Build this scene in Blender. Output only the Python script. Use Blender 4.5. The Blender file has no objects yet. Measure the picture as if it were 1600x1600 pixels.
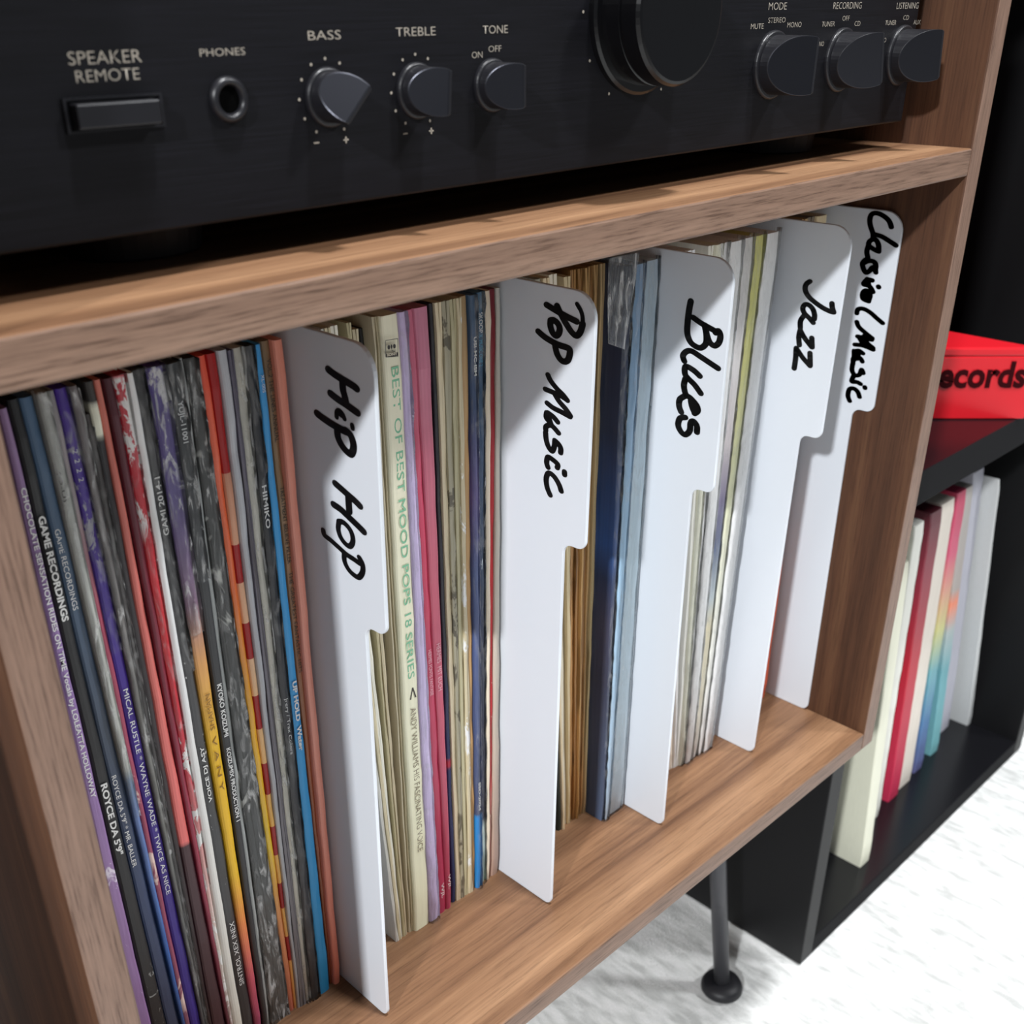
import bpy, bmesh, math, random
from mathutils import Vector, Matrix
random.seed(7)
SC = bpy.context.scene
COL = SC.collection

# ------------------------------------------------------------------ camera
CAM = Vector((-0.58216, -0.25591, 0.41680))
YAW, PITCH, ROLL = -0.76296, -0.50245, -0.01461
FPX, PPX, PPY = 1718.89, -38.033, 157.266
fw = Vector((-math.sin(YAW)*math.cos(PITCH), math.cos(YAW)*math.cos(PITCH), math.sin(PITCH)))
r0 = Vector((math.cos(YAW), math.sin(YAW), 0)); u0 = r0.cross(fw)
RT = r0*math.cos(ROLL) + u0*math.sin(ROLL)
UP = -r0*math.sin(ROLL) + u0*math.cos(ROLL)
cd = bpy.data.cameras.new('camera'); cam = bpy.data.objects.new('camera', cd); COL.objects.link(cam)
m = Matrix((RT, UP, -fw)).transposed().to_4x4(); m.translation = CAM
cam.matrix_world = m
cd.sensor_width = 36; cd.sensor_fit = 'HORIZONTAL'; cd.lens = 36*FPX/1600
cd.shift_x = -PPX/1600; cd.shift_y = PPY/1600
cd.clip_start = 0.01; cd.clip_end = 50
cd.dof.use_dof = True; cd.dof.focus_distance = 0.47; cd.dof.aperture_fstop = 18.0
SC.camera = cam
# ------------------------------------------------------------------ view, world, lamps
SC.view_settings.view_transform = 'Standard'; SC.view_settings.look = 'None'
SC.view_settings.gamma = 1; SC.view_settings.use_curve_mapping = False
SC.view_settings.exposure = 0.0
W = bpy.data.worlds.new('world'); SC.world = W; W.use_nodes = True
W.node_tree.nodes['Background'].inputs[0].default_value = (0.88, 0.94, 1.0, 1)
W.node_tree.nodes['Background'].inputs[1].default_value = 0.16

def lamp(name, loc, target, power, size, color=(1, 1, 1), sy=None):
    l = bpy.data.lights.new(name, 'AREA'); l.energy = power; l.size = size; l.color = color
    if sy: l.shape = 'RECTANGLE'; l.size_y = sy
    o = bpy.data.objects.new(name, l); COL.objects.link(o); o.location = loc
    d = Vector(target) - Vector(loc); o.rotation_euler = d.to_track_quat('-Z', 'Y').to_euler()
    return o
lamp('ceiling_lamp_left', (-3.75, -1.46, 2.25), (-.25, 0, .25), 172, .17, (.96, .98, 1))
lamp('ceiling_lamp_over', (-.15, -.40, 2.25), (-.15, -.40, 0), 60, .15, (.97, .985, 1))
lamp('ceiling_lamp_right', (1.3, -1.6, 2.25), (.1, 0, 0), 48, .3, (.97, .985, 1))

def at(ax, v, a, b):                     # the point where the line of sight of pixel (a, b) meets a plane
    d = fw + RT*((a-800-PPX)/FPX) - UP*((b-800-PPY)/FPX)
    return CAM + d*((v-CAM[ax])/d[ax])
def atn(n, p, a, b):
    d = fw + RT*((a-800-PPX)/FPX) - UP*((b-800-PPY)/FPX)
    return CAM + d*(((Vector(p)-CAM).dot(n))/d.dot(n))

# ------------------------------------------------------------------ materials
def lin(c):
    f = lambda v: v/12.92 if v <= .04045 else ((v+.055)/1.055)**2.4
    return tuple(f(x/255) for x in c[:3]) + (1,)
class N:
    def __init__(s, name):
        s.m = bpy.data.materials.new(name); s.m.use_nodes = True
        s.t = s.m.node_tree; s.b = s.t.nodes['Principled BSDF']; s.out = s.t.nodes['Material Output']
    def n(s, typ, **k):
        x = s.t.nodes.new(typ)
        for a, v in k.items():
            if a.startswith('_'): setattr(x, a[1:], v)
        return x
    def l(s, a, b): s.t.links.new(a, b)
    def coord(s, scale, loc=(0, 0, 0)):
        tc = s.n('ShaderNodeTexCoord'); mp = s.n('ShaderNodeMapping')
        s.l(tc.outputs['Object'], mp.inputs[0]); mp.inputs['Scale'].default_value = scale; mp.inputs['Location'].default_value = loc
        return mp.outputs[0]
    def noise(s, vec, scale=1, detail=3, rough=.55, dist=0):
        x = s.n('ShaderNodeTexNoise'); s.l(vec, x.inputs['Vector'])
        x.inputs['Scale'].default_value = scale; x.inputs['Detail'].default_value = detail
        x.inputs['Roughness'].default_value = rough; x.inputs['Distortion'].default_value = dist
        return x.outputs['Fac']
    def ramp(s, fac, stops, interp='LINEAR'):
        x = s.n('ShaderNodeValToRGB'); s.l(fac, x.inputs[0]); e = x.color_ramp.elements; x.color_ramp.interpolation = interp
        while len(e) > 1: e.remove(e[0])
        e[0].position = stops[0][0]; e[0].color = stops[0][1]
        for p, c in stops[1:]:
            k = e.new(p); k.color = c
        return x.outputs[0]
    def mix(s, fac, a, b, mode='MIX'):
        x = s.n('ShaderNodeMix'); x.data_type = 'RGBA'; x.blend_type = mode
        for i, v in ((0, fac), (6, a), (7, b)):
            if hasattr(v, 'links') or isinstance(v, bpy.types.NodeSocket): s.l(v, x.inputs[i])
            else: x.inputs[i].default_value = v
        return x.outputs[2]
    def bump(s, h, strength=.3, dist=.001):
        x = s.n('ShaderNodeBump'); s.l(h, x.inputs['Height']); x.inputs['Strength'].default_value = strength
        x.inputs['Distance'].default_value = dist; s.l(x.outputs[0], s.b.inputs['Normal'])
    def col(s, v):
        if isinstance(v, bpy.types.NodeSocket): s.l(v, s.b.inputs['Base Color'])
        else: s.b.inputs['Base Color'].default_value = v
    def set(s, **k):
        for a, v in k.items(): s.b.inputs[a.replace('_', ' ')].default_value = v
        return s

def plain(name, c, rough=.5, spec=.5, metal=0, speck=0):
    k = N(name); c = lin(c)
    if speck:
        f = k.noise(k.coord((1, 1, 1)), 900, 2)
        k.col(k.mix(f, tuple(v*(1-speck) for v in c[:3])+(1,), tuple(min(1, v*(1+speck)) for v in c[:3])+(1,)))
    else: k.col(c)
    k.set(Roughness=rough, Metallic=metal); k.b.inputs['Specular IOR Level'].default_value = spec
    return k.m

def wood(name, grain, c_dark, c_mid, c_light, fine=False, rough=.42):
    k = N(name)
    a = {'x': (1.3, 62, 62), 'y': (62, 1.3, 62), 'z': (62, 62, 1.3)}[grain]
    b = {'x': (38, 1000, 1000), 'y': (1000, 38, 1000), 'z': (1000, 1000, 38)}[grain]
    n1 = k.noise(k.coord(a), 1, 5, .6, .15)
    n2 = k.noise(k.coord(b, (3, 7, 1)), 1.0, 4, .65)
    base = k.ramp(n1, [(.30, lin(c_dark)), (.5, lin(c_mid)), (.70, lin(c_light))])
    pore = k.ramp(n2, [(.36, (.42, .38, .36, 1)), (.47, (.86, .85, .84, 1)), (.62, (1.08, 1.07, 1.06, 1))])
    k.col(k.mix(.9 if fine else .5, base, pore, 'MULTIPLY'))
    k.set(Roughness=rough); k.b.inputs['Specular IOR Level'].default_value = .3; k.bump(n2, .12, .0004)
    return k.m
M = {}
M['edge_x'] = wood('walnut_edge_along', 'x', (112, 88, 74), (126, 101, 86), (138, 113, 97), True)
M['edge_z'] = wood('walnut_edge_upright', 'z', (112, 88, 75), (126, 101, 87), (136, 111, 97), True)
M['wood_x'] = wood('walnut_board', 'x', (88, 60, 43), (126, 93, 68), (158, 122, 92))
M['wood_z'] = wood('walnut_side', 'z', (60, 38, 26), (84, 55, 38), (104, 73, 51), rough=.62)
M['black_board'] = plain('black_lacquer_board', (16, 16, 19), .25, .4)
M['black_in'] = plain('black_lacquer_side', (10, 10, 12), .5, .3)
M['black_front'] = plain('black_matte_edge', (22, 22, 24), .7, .08)
M['metal_leg'] = plain('dark_grey_metal', (64, 64, 68), .42, .5, .3)
M['rubber'] = plain('black_rubber', (24, 24, 28), .5, .4)
k = N('white_divider_plastic'); k.col(lin((218, 223, 230))); k.set(Roughness=.42); k.bump(k.noise(k.coord((1, 1, 1)), 1500, 2), .06, .0002); M['div'] = k.m
M['ink'] = plain('black_marker_ink', (16, 16, 18), .45, .4)
# amplifier
k = N('black_faceplate'); f = k.noise(k.coord((30, 900, 1400)), 1, 3)
k.col(k.ramp(f, [(.3, lin((10, 10, 13))), (.7, lin((18, 18, 23)))])); k.set(Roughness=.45); k.b.inputs['Specular IOR Level'].default_value = .2; k.bump(f, .12, .0002); M['face'] = k.m
M['knob'] = plain('black_knob_plastic', (24, 24, 28), .36, .4)
M['knobface'] = plain('black_satin_knob_face', (48, 49, 55), .30, .7, .85)
M['gloss'] = plain('black_gloss', (9, 9, 11), .22, .4)
M['legend'] = plain('beige_panel_print', (158, 150, 138), .6)
M['case'] = plain('black_case_steel', (18, 18, 20), .5)
M['red'] = plain('red_card', (196, 22, 34), .35, .5)
M['redtop'] = plain('red_card_top', (206, 26, 40), .3, .5)
M['wall'] = plain('wall_paint', (214, 214, 212), .9)
M['floorm'] = plain('floor_vinyl', (150, 148, 145), .6)
# rug
k = N('rug_pile'); v = k.coord((150, 42, 60)); n1 = k.noise(v, 1.0, 2, .5, .3); n2 = k.noise(k.coord((1, 1, 1)), 700, 3, .7)
n3 = k.noise(k.coord((7, 5, 5)), 1, 3, .6)
c = k.ramp(n1, [(.32, lin((200, 201, 199))), (.5, lin((226, 227, 225))), (.64, lin((238, 238, 237)))])
c = k.mix(.55, c, k.ramp(n3, [(.35, (.86, .86, .86, 1)), (.6, (1, 1, 1, 1))]), 'MULTIPLY')
k.col(k.mix(.35, c, k.ramp(n2, [(.3, (.8, .8, .8, 1)), (.6, (1, 1, 1, 1))]), 'MULTIPLY')); k.set(Roughness=.95)
k.b.inputs['Specular IOR Level'].default_value = .1; k.bump(n2, .5, .003); M['rug'] = k.m
# crumpled clear plastic
def clear(name, tint=(1, 1, 1), gloss=.12, seed=0, dens=.12):
    k = N(name); t = k.t; t.nodes.remove(k.b)
    tr = k.n('ShaderNodeBsdfTransparent'); tr.inputs[0].default_value = tint + (1,)
    gl = k.n('ShaderNodeBsdfGlossy'); gl.inputs['Roughness'].default_value = .12
    df = k.n('ShaderNodeBsdfDiffuse'); df.inputs[0].default_value = (.88, .88, .87, 1)
    vec = k.coord((260, 260, 60), (seed, seed*2, seed)); nz = k.noise(vec, 1, 4, .6, 1.2)
    bp = k.n('ShaderNodeBump'); k.l(nz, bp.inputs['Height']); bp.inputs['Strength'].default_value = .5; bp.inputs['Distance'].default_value = .001
    k.l(bp.outputs[0], gl.inputs['Normal']); k.l(bp.outputs[0], df.inputs['Normal'])
    m1 = k.n('ShaderNodeMixShader'); k.l(k.ramp(nz, [(.5, (dens*.08,)*3+(1,)), (.66, (min(1, dens*1.5),)*3+(1,))]), m1.inputs[0])
    k.l(tr.outputs[0], m1.inputs[1]); k.l(df.outputs[0], m1.inputs[2])
    lw = k.n('ShaderNodeLayerWeight'); lw.inputs[0].default_value = gloss; k.l(bp.outputs[0], lw.inputs['Normal'])
    m2 = k.n('ShaderNodeMixShader'); k.l(lw.outputs['Fresnel'], m2.inputs[0]); k.l(m1.outputs[0], m2.inputs[1]); k.l(gl.outputs[0], m2.inputs[2])
    k.l(m2.outputs[0], k.out.inputs[0]); return k.m
M['clear'] = clear('clear_crumpled_plastic')
M['haze'] = clear('cloudy_crumpled_plastic', (.95, .96, .97), .18, 3, .32)

HREC = .315
LIN = lin
def spine(name, stops, rough=.45, scuff=None, streak=.25, lines=None, seed=None, patches=None):
    """printed cardboard: stops run from the foot (0) to the head (1) of the sleeve; scuff = (colour, amount, scale, z0, z1)"""
    k = N(name); seed = seed if seed is not None else random.random()*50
    lin = lambda c: tuple(min(.93, v*1.32) for v in LIN(c)[:3])+(1,)
    tc = k.n('ShaderNodeTexCoord'); sp = k.n('ShaderNodeSeparateXYZ'); k.l(tc.outputs['Object'], sp.inputs[0])
    mp = k.n('ShaderNodeMath', _operation='DIVIDE'); k.l(sp.outputs[2], mp.inputs[0]); mp.inputs[1].default_value = HREC
    zf = mp.outputs[0]
    if len(stops) == 1: base = k.ramp(zf, [(0, lin(stops[0][1]))])
    else: base = k.ramp(zf, [(a, lin(c)) for a, c in stops])
    if patches:
        base = k.mix(k.ramp(zf, patches[1], 'CONSTANT'), base, lin(patches[0]))
    if streak:
        s1 = k.noise(k.coord((900, 900, 8), (seed, 0, 0)), 1, 3, .6)
        base = k.mix(streak, base, k.ramp(s1, [(.3, (.6, .6, .6, 1)), (.6, (1.1, 1.1, 1.1, 1))]), 'MULTIPLY')
    if lines:                                    # layered card edges showing as fine dark lines
        s2 = k.noise(k.coord((lines, 30, 2.0), (seed, 5, 0)), 1, 1, .4)
        base = k.mix(.75, base, k.ramp(s2, [(.40, (.35, .31, .26, 1)), (.47, (1, 1, 1, 1))]), 'MULTIPLY')
    for c, am, sc, z0, z1 in ([scuff] if isinstance(scuff, tuple) else (scuff or [])):
        seed += 3.7; s3 = k.noise(k.coord((sc*2.2, sc*2.2, sc), (seed, seed, 1)), 1, 4, .7, .8)
        th = 1-am
        a = k.ramp(s3, [(max(0, th-.02), (0, 0, 0, 1)), (min(1, th+.02), (1, 1, 1, 1))])
        w = k.ramp(zf, [(max(0, z0-.03), (0, 0, 0, 1)), (z0, (1, 1, 1, 1)), (z1, (1, 1, 1, 1)), (min(1, z1+.03), (0, 0, 0, 1))] if z0 > 0.03 else
                   [(z1, (1, 1, 1, 1)), (min(1, z1+.03), (0, 0, 0, 1))])
        mm = k.n('ShaderNodeMath', _operation='MULTIPLY'); k.l(a, mm.inputs[0]); k.l(w, mm.inputs[1])
        base = k.mix(mm.outputs[0], base, lin(c))
    k.col(base); k.set(Roughness=rough)
    nb = k.noise(k.coord((400, 400, 60), (seed, 0, 0)), 1, 3); k.bump(nb, .25, .0006)
    return k.m

# ------------------------------------------------------------------ object helpers
def thing(name, label, cat, loc=(0, 0, 0), group=None):
    o = bpy.data.objects.new(name, None); COL.objects.link(o); o.location = loc; o.empty_display_size = .02
    o['label'] = label; o['category'] = cat
    if group: o['group'] = group
    return o
def tag(o, label, cat, group=None):
    o['label'] = label; o['category'] = cat
    if group: o['group'] = group
    return o
def obj(name, bm, mats, parent=None, loc=None, bevel=0, smooth=False, label=None, off=None):
    """links a bmesh given in world coordinates as one mesh object whose origin is loc (or the parent's origin)"""
    org = Vector(loc) if loc is not None else (world_loc(parent) if parent else Vector((0, 0, 0)))
    bmesh.ops.translate(bm, verts=bm.verts, vec=-org)
    bmesh.ops.recalc_face_normals(bm, faces=bm.faces)
    me = bpy.data.meshes.new(name); bm.to_mesh(me); bm.free()
    for mm in (mats if isinstance(mats, (list, tuple)) else [mats]): me.materials.append(mm)
    if smooth:
        for p in me.polygons: p.use_smooth = True
    o = bpy.data.objects.new(name, me); COL.objects.link(o)
    if parent:
        o.parent = parent; o.location = org - world_loc(parent)
    else: o.location = org
    if bevel:
        b = o.modifiers.new('bevel', 'BEVEL'); b.width = bevel; b.segments = 2; b.limit_method = 'ANGLE'
    if label: o['label'] = label
    return o
def world_loc(o):
    v = Vector(o.location)
    while o.parent: o = o.parent; v = v + Vector(o.location)
    return v
def box(bm, x0, x1, y0, y1, z0, z1, mi=0, front=None):
    vs = [bm.verts.new((x, y, z)) for x in (x0, x1) for y in (y0, y1) for z in (z0, z1)]
    for idx in ((0, 1, 3, 2), (4, 6, 7, 5), (0, 4, 5, 1), (2, 3, 7, 6), (0, 2, 6, 4), (1, 5, 7, 3)):
        f = bm.faces.new([vs[i] for i in idx]); f.material_index = mi
        if front is not None and idx == (0, 4, 5, 1): f.material_index = front
    return vs
def B(*a, **k):
    bm = bmesh.new(); box(bm, *a, **k); return bm
def prism(bm, pts, axis, a0, a1, mi=0):
    """pts 2-D outline extruded from a0 to a1 along axis 'x' (pts = y, z), 'y' (x, z) or 'z' (x, y)"""
    f = {'x': lambda p, a: (a, p[0], p[1]), 'y': lambda p, a: (p[0], a, p[1]), 'z': lambda p, a: (p[0], p[1], a)}[axis]
    lo = [bm.verts.new(f(p, a0)) for p in pts]; hi = [bm.verts.new(f(p, a1)) for p in pts]; n = len(pts)
    for i in range(n):
        q = bm.faces.new((lo[i], lo[(i+1) % n], hi[(i+1) % n], hi[i])); q.material_index = mi
    for l in (lo, hi):
        q = bm.faces.new(l); q.material_index = mi
def tube(bm, p, q, r1, r2, n=20, caps=True):
    p, q = Vector(p), Vector(q); d = (q-p).normalized()
    a = d.orthogonal().normalized(); b = d.cross(a)
    R = [[bm.verts.new(c + (a*math.cos(2*math.pi*i/n) + b*math.sin(2*math.pi*i/n))*r) for i in range(n)] for c, r in ((p, r1), (q, r2))]
    for i in range(n): bm.faces.new((R[0][i], R[0][(i+1) % n], R[1][(i+1) % n], R[1][i]))
    if caps: bm.faces.new(R[0]); bm.faces.new(R[1])
def lathe_y(bm, cx, cz, prof, n=48, mi=0):
    """prof = [(radius, y)] turned round an axis parallel to y"""
    rings = []
    for r, y in prof:
        rings.append([bm.verts.new((cx+r*math.cos(2*math.pi*i/n), y, cz+r*math.sin(2*math.pi*i/n))) for i in range(n)] if r > 1e-6 else [bm.verts.new((cx, y, cz))])
    for A, C in zip(rings, rings[1:]):
        for i in range(n):
            j = (i+1) % n
            if len(A) == 1 and len(C) == 1: continue
            if len(A) == 1: bm.faces.new((A[0], C[i], C[j]))
            elif len(C) == 1: bm.faces.new((A[i], A[j], C[0]))
            else: bm.faces.new((A[i], A[j], C[j], C[i]))
    for f in bm.faces: f.material_index = mi
def text_bm(s, w=None, h=None, bold=0.0, shear=0.0):
    """flat lettering in the xy plane, lower left corner at the origin, scaled to width w and height h"""
    c = bpy.data.curves.new('t', 'FONT'); c.body = s; c.size = 1; c.offset = bold; c.shear = shear; c.resolution_u = 3
    o = bpy.data.objects.new('t', c); COL.objects.link(o)
    dg = bpy.context.evaluated_depsgraph_get(); me = bpy.data.meshes.new_from_object(o.evaluated_get(dg))
    bpy.data.objects.remove(o); bpy.data.curves.remove(c)
    bm = bmesh.new(); bm.from_mesh(me); bpy.data.meshes.remove(me)
    xs = [v.co.x for v in bm.verts]; ys = [v.co.y for v in bm.verts]
    x0, x1, y0, y1 = min(xs), max(xs), min(ys), max(ys)
    sy = (h/(y1-y0)) if h else None; sx = (w/(x1-x0)) if w else None
    sx = sx or sy; sy = sy or sx
    for v in bm.verts: v.co = Vector(((v.co.x-x0)*sx, (v.co.y-y0)*sy, 0))
    return bm
def place(bm, o, ex, ey):
    o, ex, ey = Vector(o), Vector(ex), Vector(ey)
    for v in bm.verts: v.co = o + ex*v.co.x + ey*v.co.y
    return bm
def flat(name, bm, mat, parent, label=None):
    """lettering: no normal recalculation needed beyond facing"""
    return obj(name, bm, mat, parent, label=label)

# ------------------------------------------------------------------ the setting
H, T = .3398, .0130           # inner height of the record bay, board thickness
XL, XR = -.4933, 0.0          # inner faces of the cabinet sides
ZF = -.280                    # top of the rug
def struct(name, bm, mat):
    o = obj(name, bm, mat); o['kind'] = 'structure'; return o
struct('floor', B(-3, 3, -3, .62, ZF-.05, ZF-.010), M['floorm'])
struct('wall_back', B(-3, 3, .62, .68, ZF-.05, 2.4), M['wall'])
bm = bmesh.new(); nx, ny = 150, 130; gx0, gx1, gy0, gy1 = -.9, 1.35, -1.3, .60
V = {}
from mathutils import noise as mn
for i in range(nx+1):
    for j in range(ny+1):
        x = gx0+(gx1-gx0)*i/nx; y = gy0+(gy1-gy0)*j/ny
        dz = -.0012 + .0012*mn.noise(Vector((x*60, y*14, 0)))
        V[i, j] = bm.verts.new((x, y, ZF+min(dz, 0)))
for i in range(nx):
    for j in range(ny): bm.faces.new((V[i, j], V[i+1, j], V[i+1, j+1], V[i, j+1]))
lo = [bm.verts.new((x, y, ZF-.010)) for x, y in ((gx0, gy0), (gx1, gy0), (gx1, gy1), (gx0, gy1))]
bm.faces.new(lo)
def skirt(keys, a, b):
    bm.faces.new([V[q] for q in keys]+[b, a])
skirt([(i, 0) for i in range(nx+1)], lo[0], lo[1]); skirt([(i, ny) for i in range(nx+1)], lo[3], lo[2])
skirt([(0, j) for j in range(ny+1)], lo[0], lo[3]); skirt([(nx, j) for j in range(ny+1)], lo[1], lo[2])
tag(obj('rug', bm, M['rug'], loc=((gx0+gx1)/2, (gy0+gy1)/2, ZF-.010), smooth=False), 'light grey and white woven rug under the cabinet and the black shelf', 'rug')

# ------------------------------------------------------------------ walnut cabinet
cab = thing('record_cabinet', 'walnut cabinet on dark metal legs holding the records and the amplifier', 'cabinet', (-.25, .2, ZF))
DEP = .41; TOP = .565
def board(name, x0, x1, z0, z1, horiz, y0=0, y1=DEP):
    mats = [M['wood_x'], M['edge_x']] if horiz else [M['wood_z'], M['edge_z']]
    c = Vector(((x0+x1)/2, y0, (z0+z1)/2))
    return obj(name, B(x0, x1, y0, y1, z0, z1, front=1), mats, cab, loc=c, bevel=.001)
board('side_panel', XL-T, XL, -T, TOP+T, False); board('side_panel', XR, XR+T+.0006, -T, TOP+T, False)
board('bottom_board', XL, XR, -T, 0, True); board('shelf_board', XL, XR, H, H+T, True); board('top_board', XL, XR, TOP, TOP+T, True)
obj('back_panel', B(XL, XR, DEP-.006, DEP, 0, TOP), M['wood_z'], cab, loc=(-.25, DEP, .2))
FT = at(2, ZF, 1127, 1545)
for fx, fy, sx, sy in ((FT.x, FT.y, 1, -1), (FT.x, DEP-.07, 1, 1), (XL-T+.02, FT.y, -1, -1), (XL-T+.02, DEP-.07, -1, 1)):
    bm = bmesh.new(); top = Vector((fx-sx*.021, fy-sy*.021, -T)); foot = Vector((fx, fy, ZF+.006))
    tube(bm, foot, top, .0062, .0068, 24); tube(bm, top-Vector((0, 0, .003)), top, .022, .022, 24)
    lg = obj('leg', bm, M['metal_leg'], cab, loc=foot, smooth=False)
    for p in lg.data.polygons: p.use_smooth = len(p.vertices) == 4
    bm = bmesh.new(); n = 32; prof = [(0, 0), (.0145, 0), (.0165, .0015), (.0165, .005), (.0145, .0085), (.008, .0100), (0, .0100)]
    rings = []
    for r, z in prof:
        rings.append([bm.verts.new((fx+r*math.cos(2*math.pi*i/n), fy+r*math.sin(2*math.pi*i/n), ZF+z)) for i in range(n)] if r else [bm.verts.new((fx, fy, ZF+z))])
    for A, C in zip(rings, rings[1:]):
        for i in range(n):
            j = (i+1) % n
            if len(A) == 1: bm.faces.new((A[0], C[i], C[j]))
            elif len(C) == 1: bm.faces.new((A[i], A[j], C[0]))
            else: bm.faces.new((A[i], A[j], C[j], C[i]))
    obj('foot_pad', bm, M['rubber'], lg, loc=foot, smooth=True)

# ------------------------------------------------------------------ speaker added out of view, shades the cabinet's left outer side
ls = thing('added_shade_speaker', 'unseen brown speaker box added left of the walnut cabinet to shade its side', 'added_shade_speaker', (-.72, .12, ZF))
obj('added_speaker_case', B(-.84, -.60, -.024, .30, ZF, .70), plain('brown_bounce_case', (150, 112, 84), .6), ls, bevel=.003)  # added light blocker; brown so it bounces warm light onto the side panel
for cz_, rr in ((.05, .085), (.28, .085), (.48, .035)):
    bm = bmesh.new(); lathe_y(bm, -.72, cz_, [(rr, -.024), (rr, -.030), (rr*.9, -.031), (rr*.84, -.028), (rr*.35, -.0245), (rr*.3, -.028), (0, -.031)]); obj('added_speaker_cone', bm, M['rubber'], ls)

# ------------------------------------------------------------------ black shelf unit
YB = .0421; BX0, BX1 = .0541, .483; bt = .018; BZ = .1390
bs = thing('shelf_unit', 'glossy black open shelf unit standing on the rug to the right of the walnut cabinet', 'shelf', ((BX0+BX1)/2, YB+.2, ZF))
def bb(name, x0, x1, z0, z1, mat, y0=YB, y1=YB+.39):
    return obj(name, B(x0, x1, y0, y1, z0, z1, front=1 if 'board' in name else None), [mat, M['black_front']] if 'board' in name else mat, bs, loc=((x0+x1)/2, y0, (z0+z1)/2), bevel=.0008)
bb('side_panel', BX0, BX0+bt, ZF, .56, M['black_in']); bb('side_panel', BX1-bt, BX1, ZF, .56, M['black_in'])
bb('bottom_board', BX0+bt, BX1-bt, ZF, ZF+.018, M['black_board']); bb('shelf_board', BX0+bt, BX1-bt, BZ-.026, BZ, M['black_board'])
bb('top_board', BX0+bt, BX1-bt, .542, .56, M['black_board'])
bb('back_panel', BX0+bt, BX1-bt, ZF+.018, .542, M['black_in'], YB+.384, YB+.39)

# ------------------------------------------------------------------ red box on the black shelf
P = at(2, BZ, 1601, 655.4); ang = math.radians(-46); u = Vector((math.cos(ang), math.sin(ang), 0))
hb = .0545
bz = BZ+.0003
foot = [P.to_2d(), (P-u*.16).to_2d(), Vector((P.x-u.x*.16, P.y+.20)), Vector((P.x, P.y+.20))]
rb = thing('storage_box', 'red box lettered Records lying on the black shelf board', 'box', (P.x-.06, P.y+.12, BZ))
bm = bmesh.new(); prism(bm, [tuple(p) for p in foot], 'z', bz, bz+hb-.0065); obj('box_body', bm, M['red'], rb, bevel=.001)
cen = sum(foot, Vector((0, 0)))/4
bm = bmesh.new(); prism(bm, [tuple(cen+(p-cen)*1.003) for p in foot], 'z', bz+hb-.0065, bz+hb); obj('lid', bm, M['red'], rb, bevel=.0015)
nrm = Vector((u.y, -u.x, 0)); nrm = nrm if nrm.y < 0 else -nrm
e1 = atn(nrm, P+nrm*.0006, 1597.5, 607); e0 = atn(nrm, P+nrm*.0006, 1478, 607)
wd = (e1-e0).length
t = text_bm('Records', h=.0205, bold=.035)
xs = [v.co.x for v in t.verts]; s = wd*1.37/max(xs)
for v in t.verts: v.co.x *= s
start = Vector((e1.x, e1.y, 0)) - u*(wd*1.37-.001); start.z = atn(nrm, P+nrm*.0006, 1560, 607).z
flat('printed_word', place(t, start, u, (0, 0, 1)), plain('dark_box_print', (46, 8, 12), .9, .05), rb, 'black printed word Records')

# ------------------------------------------------------------------ record sleeves
SIDE = {}
def lines_from(y, ra, xa, rb_, xb):
    """x as a function of z of an edge seen at pixel columns xa, xb on rows ra, rb_"""
    p, q = at(1, y, xa, ra), at(1, y, xb, rb_)
    s = (p.x-q.x)/(p.z-q.z); return q.x - s*q.z, s
def sleeve_bm(l, r, y, h=HREC, d=.315, kind='spine', z0=0.0, nseg=26, wear=.0003, x_of=None):
    """sheared thin box; l, r = (x at z=0, dx/dz). kind spine: closed rounded spine; open: two boards with a slit"""
    bm = bmesh.new(); secs = []
    w0 = (r[0]-l[0])
    rnd = random.Random(int(abs(l[0])*1e6)+3)
    for i in range(nseg+1):
        t = i/nseg; z = z0+h*t
        xl, xr = l[0]+l[1]*z, r[0]+r[1]*z; w = xr-xl
        j = rnd.uniform(-wear, wear) if 0 < i < nseg else .0008
        j2 = rnd.uniform(-wear, wear)*.6 if 0 < i < nseg else 0
        if kind == 'spine':
            c = min(.0011, w*.34)
            pts = [(xl, y+d), (xl, y+c+j), (xl+c*.35, y+c*.35+j), (xl+c, y+j), (xl+w*.5, y-c*.12+j), (xr-c, y+j+j2), (xr-c*.35, y+c*.35+j+j2), (xr, y+c+j+j2), (xr, y+d)]
        else:
            b = w*.43
            pts = [(xl, y+d), (xl, y+.0002+j), (xl+b, y+j), (xl+b*1.02, y+.002), (xr-b*1.02, y+.002), (xr-b, y+.0006+j2*2), (xr, y+.0008+j2*2), (xr, y+d)]
        secs.append([bm.verts.new((px, py, z)) for px, py in pts])
    n = len(secs[0])
    for A, C in zip(secs, secs[1:]):
        for k_ in range(n):
            k2 = (k_+1) % n; bm.faces.new((A[k_], A[k2], C[k2], C[k_]))
    bm.faces.new(secs[0]); bm.faces.new(secs[-1])
    return bm
REG = []; JIT = random.Random(11)
def record(label, group, y, ra, la, rra, rb_, lb, rrb, mat, kind='spine', texts=(), plastic=None, h=HREC, z0=0.0, extra=None, wear=.0003):
    l = lines_from(y, ra, la, rb_, lb); r = lines_from(y, ra, rra, rb_, rrb)
    y += JIT.uniform(-.0011, .0009)
    REG.append(dict(label=label, group=group, y=y, l=list(l), r=list(r), mat=mat, kind=kind, texts=texts, plastic=plastic, h=h, extra=extra, wear=wear))
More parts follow.
